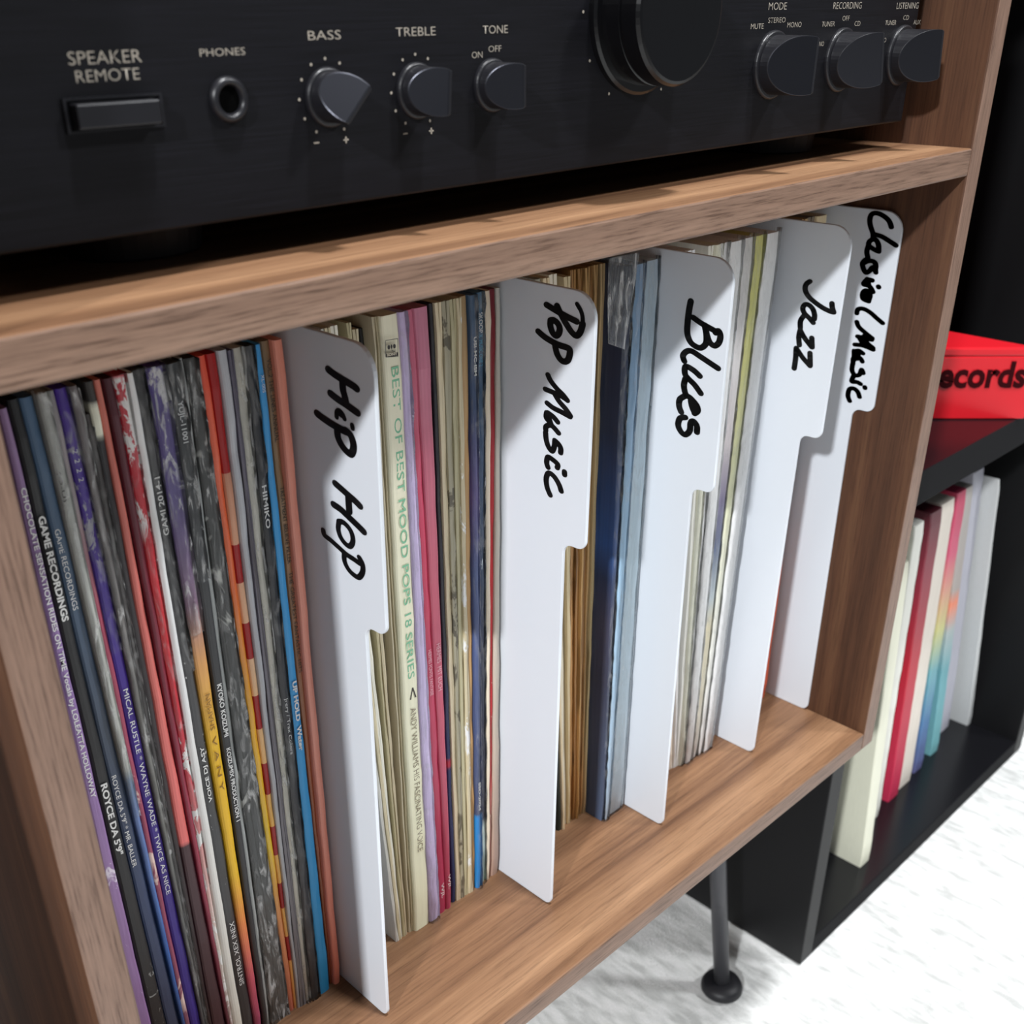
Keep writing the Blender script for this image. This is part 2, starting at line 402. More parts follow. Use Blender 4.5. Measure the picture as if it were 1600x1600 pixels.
def add_text(root, rec, s, a, b, frac, mat, flip=False, bold=0.0, off=.5, lab=None, dy=.0004):
    """text a..b are pixel rows where it begins and ends; frac = letter height / spine width; off = position across the spine"""
    y = rec['y']; l, r = rec['l'], rec['r']
    def zrow(row):                       # height on the spine's middle line seen on that pixel row
        lo_, hi_ = -.05, .36
        for _ in range(40):
            z = (lo_+hi_)/2; X = Vector(((l[0]+r[0]+(l[1]+r[1])*z)/2, y, z)); dd = X-CAM
            yy = 800+PPY-FPX*dd.dot(UP)/dd.dot(fw)
            if yy > row: lo_ = z
            else: hi_ = z
        return z
    za, zb = zrow(a), zrow(b); L = abs(za-zb); w = (r[0]-l[0]+(r[1]-l[1])*(za+zb)/2)
    t = text_bm(s, w=L, h=w*frac, bold=bold)
    sm = (l[1]+r[1])/2; ax = Vector((sm, 0, 1)).normalized()
    cx = lambda z: l[0]+l[1]*z+(r[0]-l[0]+(r[1]-l[1])*z)*off
    if not flip:      # reads downwards, heads of the letters to the right
        z = za; o = Vector((cx(z)-w*frac/2, y-dy, z)); place(t, o, -ax, (1, 0, 0))
    else:             # reads upwards, heads to the left
        z = zb; o = Vector((cx(z)+w*frac/2, y-dy, z)); place(t, o, ax, (-1, 0, 0))
    obj('spine_title', t, mat, root, label=lab)
def wrap(root, rec, mat, z0, z1, amp=.0006, out=.0005, side=.006):
    """a loose film folded round the front of the sleeve"""
    bm = bmesh.new(); rnd = random.Random(len(REG)+int(z0*1e4)+int(abs(rec['l'][0])*1e5)); secs = []
    n = max(8, int((z1-z0)/.005))
    for i in range(n+1):
        z = z0+(z1-z0)*i/n; xl = rec['l'][0]+rec['l'][1]*z+.00012; xr = rec['r'][0]+rec['r'][1]*z-.00012; y = rec['y']; q = 5
        pts = [(xl, y+side)] + [(xl+(xr-xl)*t_/q, y-out-rnd.uniform(0, amp)*(1.6 if z > .27 else 1)) for t_ in range(q+1)] + [(xr, y+side)]
        secs.append([bm.verts.new((a, b, z)) for a, b in pts])
    for A, C in zip(secs, secs[1:]):
        for k_ in range(len(A)-1): bm.faces.new((A[k_], A[k_+1], C[k_+1], C[k_]))
    obj('plastic_sleeve', bm, mat, root, smooth=True, label='clear crumpled plastic over the spine')
def build_records():
    done = {}
    for rec in REG:
        g = rec['group']; done.setdefault(g, []).append(rec)
    for g, rs in done.items():
        lim0, lim1 = SIDE[g][0]; hi0, hi1 = SIDE[g][1]
        p0, p1 = lim0, lim1
        for rec in rs:
            l, r = rec['l'], rec['r']
            a0, a1 = l[0], l[0]+l[1]*HREC; b0, b1 = r[0], r[0]+r[1]*HREC
            a0 = max(a0, p0+.00012); a1 = max(a1, p1+.00012)
            b0 = max(b0, a0+.0012); b1 = max(b1, a1+.0012)
            rec['l'] = [a0, (a1-a0)/HREC]; rec['r'] = [b0, (b1-b0)/HREC]; p0, p1 = b0, b1
        q0, q1 = hi0, hi1
        for rec in reversed(rs):
            l, r = rec['l'], rec['r']
            a0, a1 = l[0], l[0]+l[1]*HREC; b0, b1 = r[0], r[0]+r[1]*HREC
            if b0 > q0-.00012: b0 = q0-.00012
            if b1 > q1-.00012: b1 = q1-.00012
            a0 = min(a0, b0-.0008); a1 = min(a1, b1-.0008)
            rec['l'] = [a0, (a1-a0)/HREC]; rec['r'] = [b0, (b1-b0)/HREC]; q0, q1 = a0, a1
        if q0 < lim0 or q1 < lim1: print('GROUP TOO WIDE', g, q0-lim0, q1-lim1)
        for rec in rs:
            root = thing('record', rec['label'], 'record', ((rec['l'][0]+rec['r'][0])/2, rec['y'], rec.get('z', 0)), g)
            bmx = sleeve_bm(rec['l'], rec['r'], rec['y'], rec['h'], kind=rec['kind'], wear=rec['wear'])
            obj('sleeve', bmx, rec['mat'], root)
            for tx in rec['texts']: add_text(root, rec, **tx)
            if rec['plastic']:
                wrap(root, rec, *rec['plastic'])
            if rec['extra']: rec['extra'](root, rec)
WHITE = plain('white_spine_print', (236, 236, 234), .5); GREEN = plain('green_spine_print', (128, 196, 158), .5)
DARKP = plain('dark_spine_print', (52, 46, 42), .5); OCHRE = plain('ochre_spine_print', (150, 108, 30), .5)
LBLUE = plain('light_blue_spine_print', (92, 176, 214), .5); BEIGEP = plain('grey_beige_spine_print', (150, 140, 118), .5)
REDP = plain('red_spine_print', (170, 20, 36), .5); LILACP = plain('pale_lilac_print', (214, 196, 226), .5); PINKP = plain('pale_pink_print', (236, 190, 200), .5)
def tx(s, a, b, frac, mat=WHITE, **k): return dict(s=s, a=a, b=b, frac=frac, mat=mat, **k)

# dividers: x at z = 0, lean dx/dz, y of the tab front
DIV = [(-.3673, .0210, .0287, 'Hip Hop'), (-.2588, .0167, .0247, 'Pop Music'), (-.1659, .0063, .0230, 'Blues'), (-.0691, .0342, .0265, 'Jazz'), (-.0024, .0, .0287, 'Classical Music')]
THK = .0018
def edges(i): x, l = DIV[i][0], DIV[i][1]; return (x, x+l*HREC)
GN = ['records left of the hip hop divider', 'records between the hip hop and pop music dividers', 'records between the pop music and blues dividers',
      'records between the blues and jazz dividers', 'records between the jazz and classical dividers']
SIDE[GN[0]] = ((XL, XL), edges(0))
for i in range(1, 5):
    a = edges(i-1); SIDE[GN[i]] = ((a[0]+THK, a[1]+THK), edges(i))

# ---- group 1 (rows 800 and 1200 of the photograph)
g = GN[0]; Y1 = .0755
def r1(label, la, ra_, lb, rb2, mat, dy=0, **k): record(label, g, Y1+dy, 800, la, ra_, 1200, lb, rb2, mat, **k)
r1('lilac record spine with long white lettering, leftmost in the cabinet', 34, 51, 124, 144,
   spine('lilac', [(0, (124, 90, 132)), (.4, (140, 108, 154)), (.7, (134, 106, 158)), (1, (140, 112, 148))], scuff=((206, 196, 210), .34, 60, .1, .42)),
   texts=(tx('CHOCOLATE SENSATION RIDES ON TIME Vocals by LOLEATTA HOLLOWAY', 762, 1246, .62, bold=.02),), h=.313)
r1('black record spine with white serif lettering next to the lilac one', 51, 73, 144, 167,
   spine('black_worn', [(0, (19, 19, 22)), (1, (17, 17, 20))], scuff=((170, 172, 170), .40, 60, .0, .22)),
   texts=(tx('GAME RECORDINGS', 806, 970, .55, bold=.035), tx("ROYCE DA 5'9\"", 1224, 1335, .5, bold=.03)))
r1('blue-grey record spine lettered in white, right of the black one', 73, 97, 167, 190,
   spine('blue_grey', [(0, (40, 46, 62)), (.35, (44, 58, 92)), (.6, (62, 72, 88)), (1, (74, 100, 128))]),
   texts=(tx('GAME RECORDINGS', 826, 952, .38, off=.42), tx("ROYCE DA 5'9\" * MR. BALLER", 1210, 1352, .36, off=.35)), h=.3145)
r1('grey record in cloudy plastic with a blue foot', 97, 116, 190, 201,
   spine('grey_plastic', [(0, (40, 44, 60)), (.25, (50, 92, 160)), (.47, (96, 118, 166)), (.53, (110, 128, 150)), (.545, (176, 176, 168)), (.8, (184, 184, 176)), (1, (160, 160, 154))]),
   texts=(tx('(O-U)', 736, 783, .4, DARKP, off=.3),), plastic=(M['haze'], .15, .316, .0006), dy=-.0006)
r1('dusty red record spine with cream stains', 116, 126.5, 201, 212,
   spine('dusty_red', [(0, (112, 84, 96)), (.25, (142, 70, 92)), (.75, (160, 66, 88)), (.88, (150, 140, 142)), (1, (140, 136, 138))], scuff=((214, 188, 176), .40, 40, .15, .6)))
r1('bright purple record spine with thin white capitals', 126.5, 147, 212, 231,
   spine('purple', [(0, (46, 32, 116)), (1, (66, 34, 138))], scuff=((150, 148, 158), .45, 60, .82, .93)),
   texts=(tx('2  2  2  2', 702, 752, .4), tx('MICAL RUSTLE * WAYNE WADE * TWICE AS NICE', 1076, 1396, .44)), plastic=(M['clear'], .22, .3155, .0006))
r1('grey-brown record in crinkled film beside the purple spine', 147, 160, 231, 238,
   spine('grey_film', [(0, (70, 68, 70)), (.5, (120, 118, 112)), (1, (120, 112, 112))]), plastic=(M['haze'], 0, .3145, .0008))
r1('short dark grey record with rounded film top', 160, 171, 238, 245,
   spine('dark_grey_lines', [(0, (52, 50, 50)), (1, (62, 58, 58))], lines=1500), h=.305, plastic=(M['clear'], .01, .301, .0006))
r1('black record spine with a cream chip at its head', 171, 186, 245, 259,
   spine('black_cream_chip', [(0, (38, 24, 26)), (.5, (48, 40, 42)), (.94, (40, 40, 42)), (.945, (226, 222, 200)), (.975, (226, 222, 200)), (.98, (60, 58, 56)), (1, (60, 58, 56))]))
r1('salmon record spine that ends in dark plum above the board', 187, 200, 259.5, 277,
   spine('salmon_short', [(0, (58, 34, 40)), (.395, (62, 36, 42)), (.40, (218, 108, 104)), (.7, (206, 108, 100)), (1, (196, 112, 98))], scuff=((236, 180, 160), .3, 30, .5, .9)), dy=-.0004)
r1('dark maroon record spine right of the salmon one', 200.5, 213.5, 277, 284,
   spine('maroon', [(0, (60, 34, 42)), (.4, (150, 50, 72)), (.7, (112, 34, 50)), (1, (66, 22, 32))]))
r1('bright red record spine with torn white head and speckled foot', 214, 231, 284, 295,
   spine('red_torn', [(0, (120, 60, 66)), (.2, (214, 206, 196)), (.5, (188, 50, 66)), (.7, (186, 24, 36)), (1, (178, 34, 52))], scuff=[((228, 222, 216), .47, 70, .08, .55), ((226, 216, 214), .47, 60, .84, 1.0)]),
   plastic=(M['clear'], .1, .316, .0006), extra=None)
r1('white record spine between the red and the black ones', 231, 245, 297, 312,
   spine('white', [(0, (196, 192, 180)), (.6, (228, 228, 220)), (1, (222, 222, 218))], streak=.15))
r1('black record spine with upside-down white catalogue letters', 245, 264, 312, 331,
   spine('black_glossy', [(0, (44, 44, 46)), (1, (58, 58, 60))], rough=.28, scuff=((190, 190, 188), .30, 80, .3, .7)),
   texts=(tx('GAMI 2014-1', 745, 836, .48, flip=True, bold=.02), tx('VOICE DJ ASY', 1166, 1252, .42, flip=True, bold=.02), tx('SINTROL XEX INEX', 1440, 1538, .4, flip=True)),
   plastic=(M['clear'], .2, .316, .0007))
r1('record spine fading from purple through yellow to orange and pink', 264.5, 291.5, 331.5, 351,
   spine('sunset', [(0, (132, 60, 92)), (.12, (190, 82, 96)), (.22, (226, 128, 70)), (.31, (238, 172, 30)), (.52, (236, 172, 26)), (.64, (206, 150, 88)), (.72, (128, 98, 118)), (.85, (96, 80, 138)), (1, (80, 64, 132))],
         scuff=((206, 204, 206), .46, 60, .90, 1.0)),
   texts=(tx('SHAMAN', 1084, 1140, .40, OCHRE, flip=True), tx('V A N Y', 1150, 1235, .36, OCHRE)), plastic=(M['haze'], .215, .316, .0012), dy=-.0008)
r1('black record spine lettered in white beside the yellow one', 292, 311.5, 351.5, 365,
   spine('charcoal', [(0, (44, 42, 44)), (1, (50, 52, 54))]),
   texts=(tx('YUJL-11001', 626, 692, .50, bold=.02), tx('KYOKO KOIZUMI', 1068, 1150, .52, bold=.03), tx('KOIZUMIX PRODUCTION 1', 1168, 1282, .5, bold=.02)), plastic=(M['haze'], .235, .316, .001))
r1('thin light grey record spine', 312, 321, 365.5, 373, spine('light_grey', [(0, (150, 152, 150)), (1, (164, 168, 168))]), h=.3155)
r1('black and clear plastic covered record with white scratches', 321.5, 344, 373.5, 400,
   spine('dark_scratched', [(0, (112, 110, 106)), (.3, (78, 78, 76)), (.5, (80, 80, 78)), (1, (52, 52, 50))], lines=900, scuff=((212, 210, 202), .40, 20, .42, .95)), plastic=(M['haze'], 0, .315, .0008))
r1('glossy record spine fading from orange to yellow', 344, 357, 400.5, 411,
   spine('orange_yellow', [(0, (206, 116, 96)), (.2, (232, 150, 96)), (.32, (238, 182, 40)), (.55, (236, 158, 38)), (.72, (214, 100, 48)), (1, (214, 84, 64))], rough=.25))
r1('record spine with red and cream checks', 357.5, 369, 411.5, 415.5,
   spine('checker', [(0, (220, 158, 92)), (.35, (222, 168, 80)), (.6, (222, 178, 140)), (.8, (204, 150, 120)), (1, (120, 30, 30))],
         patches=((150, 18, 18), [(0, (0, 0, 0, 1))]+[(.12+i*.0865+(.0 if j else .043), ((1,)*3 if j == 0 else (0,)*3)+(1,)) for i in range(10) for j in (0, 1)][:0] +
                  [(.10, (1, 1, 1, 1)), (.145, (0, 0, 0, 1)), (.20, (1, 1, 1, 1)), (.25, (0, 0, 0, 1)), (.30, (1, 1, 1, 1)), (.35, (0, 0, 0, 1)), (.405, (1, 1, 1, 1)), (.455, (0, 0, 0, 1)), (.51, (1, 1, 1, 1)), (.56, (0, 0, 0, 1)),
                   (.615, (1, 1, 1, 1)), (.665, (0, 0, 0, 1)), (.72, (1, 1, 1, 1)), (.77, (0, 0, 0, 1)), (.86, (1, 1, 1, 1))])))
r1('silver-grey record spine right of the checked one', 369.5, 382, 416, 424, spine('silver', [(0, (170, 170, 172)), (1, (176, 178, 184))], rough=.3), h=.3155)
r1('grey and violet striped record edge', 382, 392, 424, 437, spine('violet_grey', [(0, (120, 116, 118)), (1, (92, 88, 104))], lines=1400), kind='open')
r1('off-white record in crumpled film', 392, 406, 437, 447.5, spine('offwhite_crumple', [(0, (214, 206, 190)), (1, (196, 192, 180))], scuff=((120, 112, 104), .34, 50, .0, 1.0)), plastic=(M['haze'], 0, .3155, .001))
r1('black record spine lettered HIMIKO in white', 406.5, 421, 448, 462, spine('black_himiko', [(0, (58, 56, 58)), (1, (36, 38, 42))], scuff=((206, 196, 190), .36, 40, .0, .25)),
   texts=(tx('HIMIKO', 758, 825, .5, bold=.02), tx('Jrery / Trax Colors', 1090, 1178, .45)), plastic=(M['clear'], .0, .3155, .0006))
r1('sky blue record spine near the hip hop divider', 421.5, 436, 462.5, 479, spine('sky_blue', [(0, (40, 142, 196)), (1, (60, 146, 206))], streak=.1),
   texts=(tx('XL-005', 585, 613, .42), tx('UP HOLD  Water', 1064, 1172, .5, bold=.04)), dy=-.001)
r1('brown record spine with jagged black lettering', 436.5, 447, 479.5, 484.5, spine('brown_jagged', [(0, (120, 60, 34)), (.4, (140, 74, 40)), (.8, (132, 104, 74)), (1, (120, 96, 70))]),
   texts=(tx('VOL.2 THE LINES ANNUAL', 560, 690, .5, DARKP), tx('TREATMENT BELIEVE FILLER', 760, 880, .55, DARKP), tx('THE GREATEST FANTASTIC HITS', 893, 1050, .6, DARKP)), dy=.001)
r1('salmon pink record spine against the hip hop divider', 450, 466, 485.5, 502, spine('salmon', [(0, (226, 126, 104)), (.5, (228, 146, 128)), (1, (216, 136, 116))], streak=.12), dy=-.0008)

# ---- group 2
g = GN[1]; Y2 = .0745
def r2(label, la, ra_, lb, rb2, mat, rows=(805, 1200), dy=0, **k): record(label, g, Y2+dy, rows[0], la, ra_, rows[1], lb, rb2, mat, **k)
cream = lambda n, c=(186, 176, 150), **k: spine(n, [(0, c), (1, tuple(int(v*.96) for v in c))], **k)
r2('grey-white record edge just behind the hip hop divider', 496, 507, 572, 579, cream('grey_edge', (190, 190, 184)), rows=(515, 1100), kind='open')
r2('cream record edge behind the hip hop tab', 509, 518, 580, 586, cream('cream_a', (196, 186, 156)), rows=(515, 1100), kind='open')
r2('white record edge behind the hip hop tab', 520, 531, 586.5, 590, cream('cream_b', (226, 222, 208)), rows=(515, 1100), kind='open')
r2('olive-cream record edge behind the hip hop tab', 544, 551, 590.5, 594, cream('cream_c', (176, 166, 132)), rows=(515, 1100), kind='open')
r2('tan record edge left of the dark gap', 553, 562, 594.5, 597.5, cream('cream_d', (186, 174, 146)), rows=(515, 1100), kind='open', h=.312)
r2('black record standing slightly back in the dark gap', 563, 569, 599, 604.5, spine('black_gap', [(0, (26, 25, 24)), (1, (22, 21, 20))]), rows=(515, 1100), dy=.006, h=.31)
r2('cream record edge right of the dark gap', 574, 582, 605.5, 612.5, cream('cream_e', (190, 180, 154)), rows=(515, 1100), kind='open')
r2('tan record edge touching the thick cream box set', 583, 589.5, 613, 618.5, cream('cream_f', (164, 154, 124)), rows=(515, 1100), kind='open')
def emblem(root, rec):
    y = rec['y']-.0011
    q = lambda a, b: at(1, y, a, b)
    bm = bmesh.new()
    def quad(pts): bm.faces.new([bm.verts.new(q(*p)) for p in pts])
    def line(p, c, w=.5):
        a, b = q(*p), q(*c); d = (b-a).normalized(); nn = Vector((0, -1, 0)).cross(d)*.00012
        bm.faces.new([bm.verts.new(v) for v in (a+nn, b+nn, b-nn, a-nn)])
    P4 = [(602.6, 532), (621.5, 529), (622, 557), (602.8, 558)]
    for i in range(4): line(P4[i], P4[(i+1) % 4])
    quad([(602.8, 553), (621.8, 550), (622, 556), (602.9, 558.5)])
    for cx, cy, rx in ((607.6, 542.6, 2.2), (611.8, 541.6, 1.5), (616.2, 540.9, 2.2)):
        f = [bm.verts.new(q(cx+rx*math.cos(t*.393), cy+3.6*math.sin(t*.393))) for t in range(16)]; bm.faces.new(f)
    line((612, 546), (612.6, 548)); line((612.6, 548), (617, 549.5))
    obj('emblem', bm, DARKP, root, label='small boxed emblem printed in black')
    c = [q(604, 557.2), q(620.6, 554.8)]; L = (c[1]-c[0]).length
    t = text_bm('SONY', w=L, h=.0011, bold=.05); place(t, c[0]+Vector((0, -.0002, .0001)), (c[1]-c[0])/L, (0, 0, 1))
    obj('emblem_word', t, plain('cream_knockout_print', (214, 206, 184), .6), root)
r2('thick cream box set spine with thin green capitals', 591, 625, 632, 659, spine('cream_best', [(0, (232, 220, 190)), (1, (222, 214, 190))], streak=.1, scuff=((206, 188, 150), .28, 14, 0, 1)), rows=(540, 1200), dy=-.0012,
   texts=(tx('BEST OF BEST MOOD POPS 18 SERIES', 573, 1060, .42, GREEN, off=.56), tx('<', 1075, 1092, .42, DARKP, off=.6), tx('ANDY WILLIAMS HIS FASCINATING VOICE', 1106, 1330, .36, BEIGEP, off=.56)), extra=emblem)
r2('pale lavender record spine in shiny film', 633.5, 655, 659.5, 676, spine('lavender', [(0, (190, 176, 210)), (1, (186, 170, 204))], rough=.3), plastic=(M['clear'], 0, .3155, .0007), dy=-.003)
r2('crimson record spine beside the lavender one', 655.5, 667, 676.5, 688, spine('crimson', [(0, (160, 40, 76)), (.7, (182, 48, 80)), (1, (178, 96, 118))], rough=.3), dy=-.002,
   texts=(tx('HERMES FONTIS FANTASIE', 1015, 1086, .45, PINKP), tx('WJL', 1380, 1402, .5)))
r2('dusty pink and crimson record spine', 667.5, 685, 688.5, 700, spine('pink_crimson', [(0, (164, 54, 82)), (.6, (190, 84, 106)), (.8, (184, 96, 116)), (1, (178, 112, 134))], rough=.3), dy=-.002,
   texts=(tx('HERMES  MIT EUCH', 1005, 1078, .45, PINKP), tx('WJL', 1366, 1388, .5)))
r2('navy-black record spine with a red mark near its foot', 685.5, 692, 700.5, 706.5, spine('navy_black', [(0, (34, 52, 96)), (.28, (30, 44, 92)), (.285, (170, 30, 60)), (.295, (170, 30, 60)), (.30, (28, 42, 90)), (.5, (30, 30, 44)), (1, (26, 24, 30))]))
r2('cream record edge right of the navy-black spine', 692.5, 701, 707, 714, cream('cream_g', (208, 194, 164)), kind='open')
r2('grey-cream record edge with a dark seam', 701.5, 711, 714.5, 721, cream('cream_h', (160, 154, 132), scuff=((90, 84, 70), .42, 30, 0, 1)), kind='open')
r2('olive-cream record edge in the middle of the pop row', 711.5, 719.5, 721.5, 728, cream('cream_i', (176, 168, 136)), kind='open')
r2('pale record edge with white chips', 720, 727, 728.5, 735, cream('cream_j', (196, 184, 154), scuff=((238, 236, 228), .40, 40, 0, 1)), kind='open')
r2('tan record spine left of the two blue ones', 727.5, 737, 735.5, 742, spine('tan', [(0, (190, 150, 96)), (.8, (184, 146, 100)), (1, (150, 126, 92))]))
r2('navy record spine with a bright blue foot', 737.5, 747.5, 742.5, 751, spine('navy', [(0, (36, 116, 178)), (.155, (40, 120, 182)), (.16, (62, 70, 98)), (.6, (70, 84, 128)), (.72, (92, 80, 130)), (.85, (44, 62, 96)), (1, (60, 84, 110))], scuff=((180, 196, 206), .30, 60, .86, 1.0)),
   texts=(tx('USI-MC-ISM', 526, 587, .5, bold=.03), tx('SSD-2024', 1222, 1266, .5, bold=.04)), plastic=(M['clear'], 0, .3155, .0005), dy=-.001)
r2('dark blue record spine with light blue title', 748, 759, 751.5, 760, spine('dark_blue', [(0, (160, 196, 196)), (.12, (190, 206, 200)), (.14, (44, 48, 66)), (.5, (40, 50, 76)), (.8, (44, 70, 100)), (1, (52, 92, 120))], scuff=((206, 214, 216), .34, 60, .30, .72)),
   texts=(tx('SKOOP', 488, 520, .46), tx('X  MUSIC ONE 2', 522, 572, .42, LBLUE)), plastic=(M['clear'], .0, .3155, .0006))
r2('thin cream record spine left of the red one', 759.5, 767, 760.5, 766, cream('cream_k', (220, 206, 184)))
r2('dark red record spine by the pop music divider', 767.5, 775, 766.5, 771, spine('deep_red', [(0, (150, 110, 100)), (.18, (166, 90, 84)), (.22, (176, 24, 36)), (.6, (180, 14, 26)), (1, (96, 16, 28))], scuff=((222, 206, 190), .33, 50, .1, .8)))
r2('grey-beige record against the pop music divider', 775.5, 784, 771.5, 782, spine('grey_beige', [(0, (160, 132, 118)), (.3, (176, 164, 150)), (1, (170, 168, 160))]), dy=-.0004)

# ---- group 3
g = GN[2]
def r3(label, y, la, ra_, lb, rb2, mat, rows=(430, 1200), **k): record(label, g, y, rows[0], la, ra_, rows[1], lb, rb2, mat, **k)
r3('dark green record edge behind the pop music divider', .0755, 836, 845, 868, 873, spine('dark_green', [(0, (30, 46, 44)), (.65, (30, 36, 34)), (.7, (120, 116, 104)), (1, (150, 146, 130))]))
r3('cream record edge behind the pop music divider', .0740, 847, 859, 873.5, 880, cream('ivory_a', (216, 196, 160), scuff=((180, 150, 100), .3, 30, 0, 1)), kind='open')
r3('white-edged record behind the pop music tab', .0755, 862, 874, 880.5, 886, cream('ivory_b', (222, 214, 196)), kind='open')
r3('pale record edge in front of the brown ones', .0750, 883, 893, 886.5, 892, cream('ivory_c', (206, 188, 150)), kind='open', h=.313)
xa, xb = 896, 892.5
for i, (lab, c) in enumerate((('first brown paper-edged record from the pop tab', (170, 126, 74)), ('second brown paper-edged record from the pop tab', (150, 108, 60)), ('third brown paper-edged record from the pop tab', (186, 146, 92)),
                              ('brown record edge with a dark seam in the blues row', (144, 104, 60)), ('tan record edge left of the pale one', (190, 152, 100)), ('pale tan record edge next to the navy plastic sleeve', (200, 172, 128)))):
    wa, wb = 50.0/6, 25.5/6
    r3(lab, .0750+.0006*(i % 2), xa, xa+wa-.4, xb, xb+wb-.3, spine('brown_edge_%d' % i, [(0, c), (.08, tuple(min(255, int(v*1.15)) for v in c)), (1, tuple(int(v*.88) for v in c))], lines=1300, streak=.35, scuff=((206, 178, 130), .3, 18, 0, 1)), kind='open')
    xa += wa; xb += wb
def flap(root, rec):
    y = rec['y']-.0036; bm = bmesh.new(); pts = [(952, 404), (1000, 394), (988, 470), (976, 546), (951, 537), (950, 470)]
    bm.faces.new([bm.verts.new(at(1, y, *p)) for p in pts]); r_ = bmesh.ops.extrude_face_region(bm, geom=bm.faces[:])
    bmesh.ops.translate(bm, verts=[v for v in r_['geom'] if isinstance(v, bmesh.types.BMVert)], vec=(0, .0003, 0))
    obj('plastic_flap', bm, M['haze'], root, label='loose flap of cloudy plastic at the head')
r3('thick navy record in clear plastic with a bright blue patch', .0640, 944, 972.5, 919.5, 944, spine('navy_plastic', [(0, (70, 84, 108)), (.3, (54, 58, 76)), (.42, (60, 62, 82)), (.5, (40, 54, 84)), (.56, (42, 74, 126)), (.75, (38, 50, 74)), (1, (40, 42, 56))], rough=.25), rows=(700, 1200), plastic=(M['clear'], 0, .3165, .0007), extra=flap)
r3('slim pale blue plastic sleeve right of the navy record', .0625, 973, 989, 944.5, 956, spine('pale_blue_clear', [(0, (168, 188, 206)), (.5, (150, 182, 206)), (1, (110, 136, 164))], rough=.2), rows=(700, 1200), plastic=(M['clear'], 0, .3165, .0005))
r3('wide pale grey-blue plastic sleeve against the blues divider', .0625, 990, 1022, 956.5, 979, spine('pale_grey_clear', [(0, (196, 208, 216)), (.5, (186, 202, 210)), (1, (160, 176, 188))], rough=.2, streak=.12), rows=(700, 1200), plastic=(M['clear'], 0, .3165, .0005))

# ---- group 4
g = GN[3]
def r4(label, y, la, ra_, lb, rb2, mat, rows=(400, 1100), **k): record(label, g, y, rows[0], la, ra_, rows[1], lb, rb2, mat, **k)
r4('tan record edge just behind the blues divider', .066, 1043, 1058, 1040, 1046.5, cream('tan_b', (176, 150, 126)), kind='open')
r4('brown and cream record edge behind the blues tab', .066, 1060, 1072, 1047, 1053, cream('cream_l', (214, 204, 190), streak=.12), kind='open')
r4('bright cream record edge left of the black gap', .065, 1076, 1086, 1053.5, 1059, cream('cream_m', (240, 238, 230), streak=.12), kind='open')
r4('grey-white record edge right of the black gap', .065, 1106, 1114, 1059.5, 1066, cream('cream_n', (228, 226, 214), streak=.12), kind='open')
r4('olive-white record in plastic behind the blues tab', .064, 1115, 1126, 1066.5, 1072, cream('olive_a', (226, 224, 204), streak=.12), plastic=(M['clear'], 0, .316, .0007))
r4('ivory record in plastic behind the blues tab', .063, 1127, 1139, 1072.5, 1078, cream('ivory_d', (244, 241, 230), streak=.1), plastic=(M['clear'], 0, .316, .0007))
r4('white record in clear plastic just right of the blues tab', .0625, 1140, 1158, 1078.5, 1088.5, cream('white_b', (240, 238, 234), streak=.1), wear=.0001, plastic=(M['clear'], 0, .317, .0005))
r4('white record in plastic printed with dark blue and orange', .0625, 1159, 1177, 1089, 1098.5, spine('white_print', [(0, (234, 230, 224)), (.12, (240, 214, 196)), (.3, (240, 210, 182)), (.36, (190, 200, 204)), (.46, (96, 110, 140)), (.56, (126, 118, 146)), (.66, (196, 188, 190)), (.8, (210, 206, 206)), (1, (200, 198, 196))]), wear=.0001, plastic=(M['clear'], 0, .317, .0005))
r4('record sleeve with a yellow edge in the jazz row', .0622, 1178, 1192, 1099, 1106.5, spine('yellow_edge', [(0, (236, 234, 222)), (.3, (232, 230, 210)), (.6, (208, 208, 172)), (.8, (200, 198, 130)), (1, (190, 188, 110))], streak=.08), wear=.0001, plastic=(M['clear'], 0, .317, .0005))
r4('white plastic-covered record against the jazz divider', .062, 1193, 1213, 1107, 1119, cream('white_c', (236, 240, 244), streak=.05), wear=.0001, plastic=(M['clear'], 0, .317, .0005))

# ---- group 5
g = GN[4]
def r5(label, y, la, ra_, lb, rb2, mat, **k): record(label, g, y, 345, la, ra_, 1050, lb, rb2, mat, **k)
r5('dark brown record edge behind the jazz divider', .073, 1236, 1248, 1170, 1176, cream('brown_b', (110, 84, 62)), kind='open')
r5('tan record edge behind the jazz tab', .072, 1250, 1262, 1177, 1183, cream('tan_c', (186, 156, 112)), kind='open')
r5('dark grey record edge in the classical row', .072, 1264, 1275, 1184, 1189, spine('dark_c', [(0, (90, 60, 50)), (.5, (110, 100, 96)), (1, (120, 110, 96))]), kind='open')
r5('orange-red record spine in front of the classical divider', .071, 1277, 1292, 1190, 1200, spine('orange_red', [(0, (226, 92, 52)), (.35, (206, 92, 60)), (.6, (120, 90, 80)), (1, (214, 196, 160))]))
build_records()

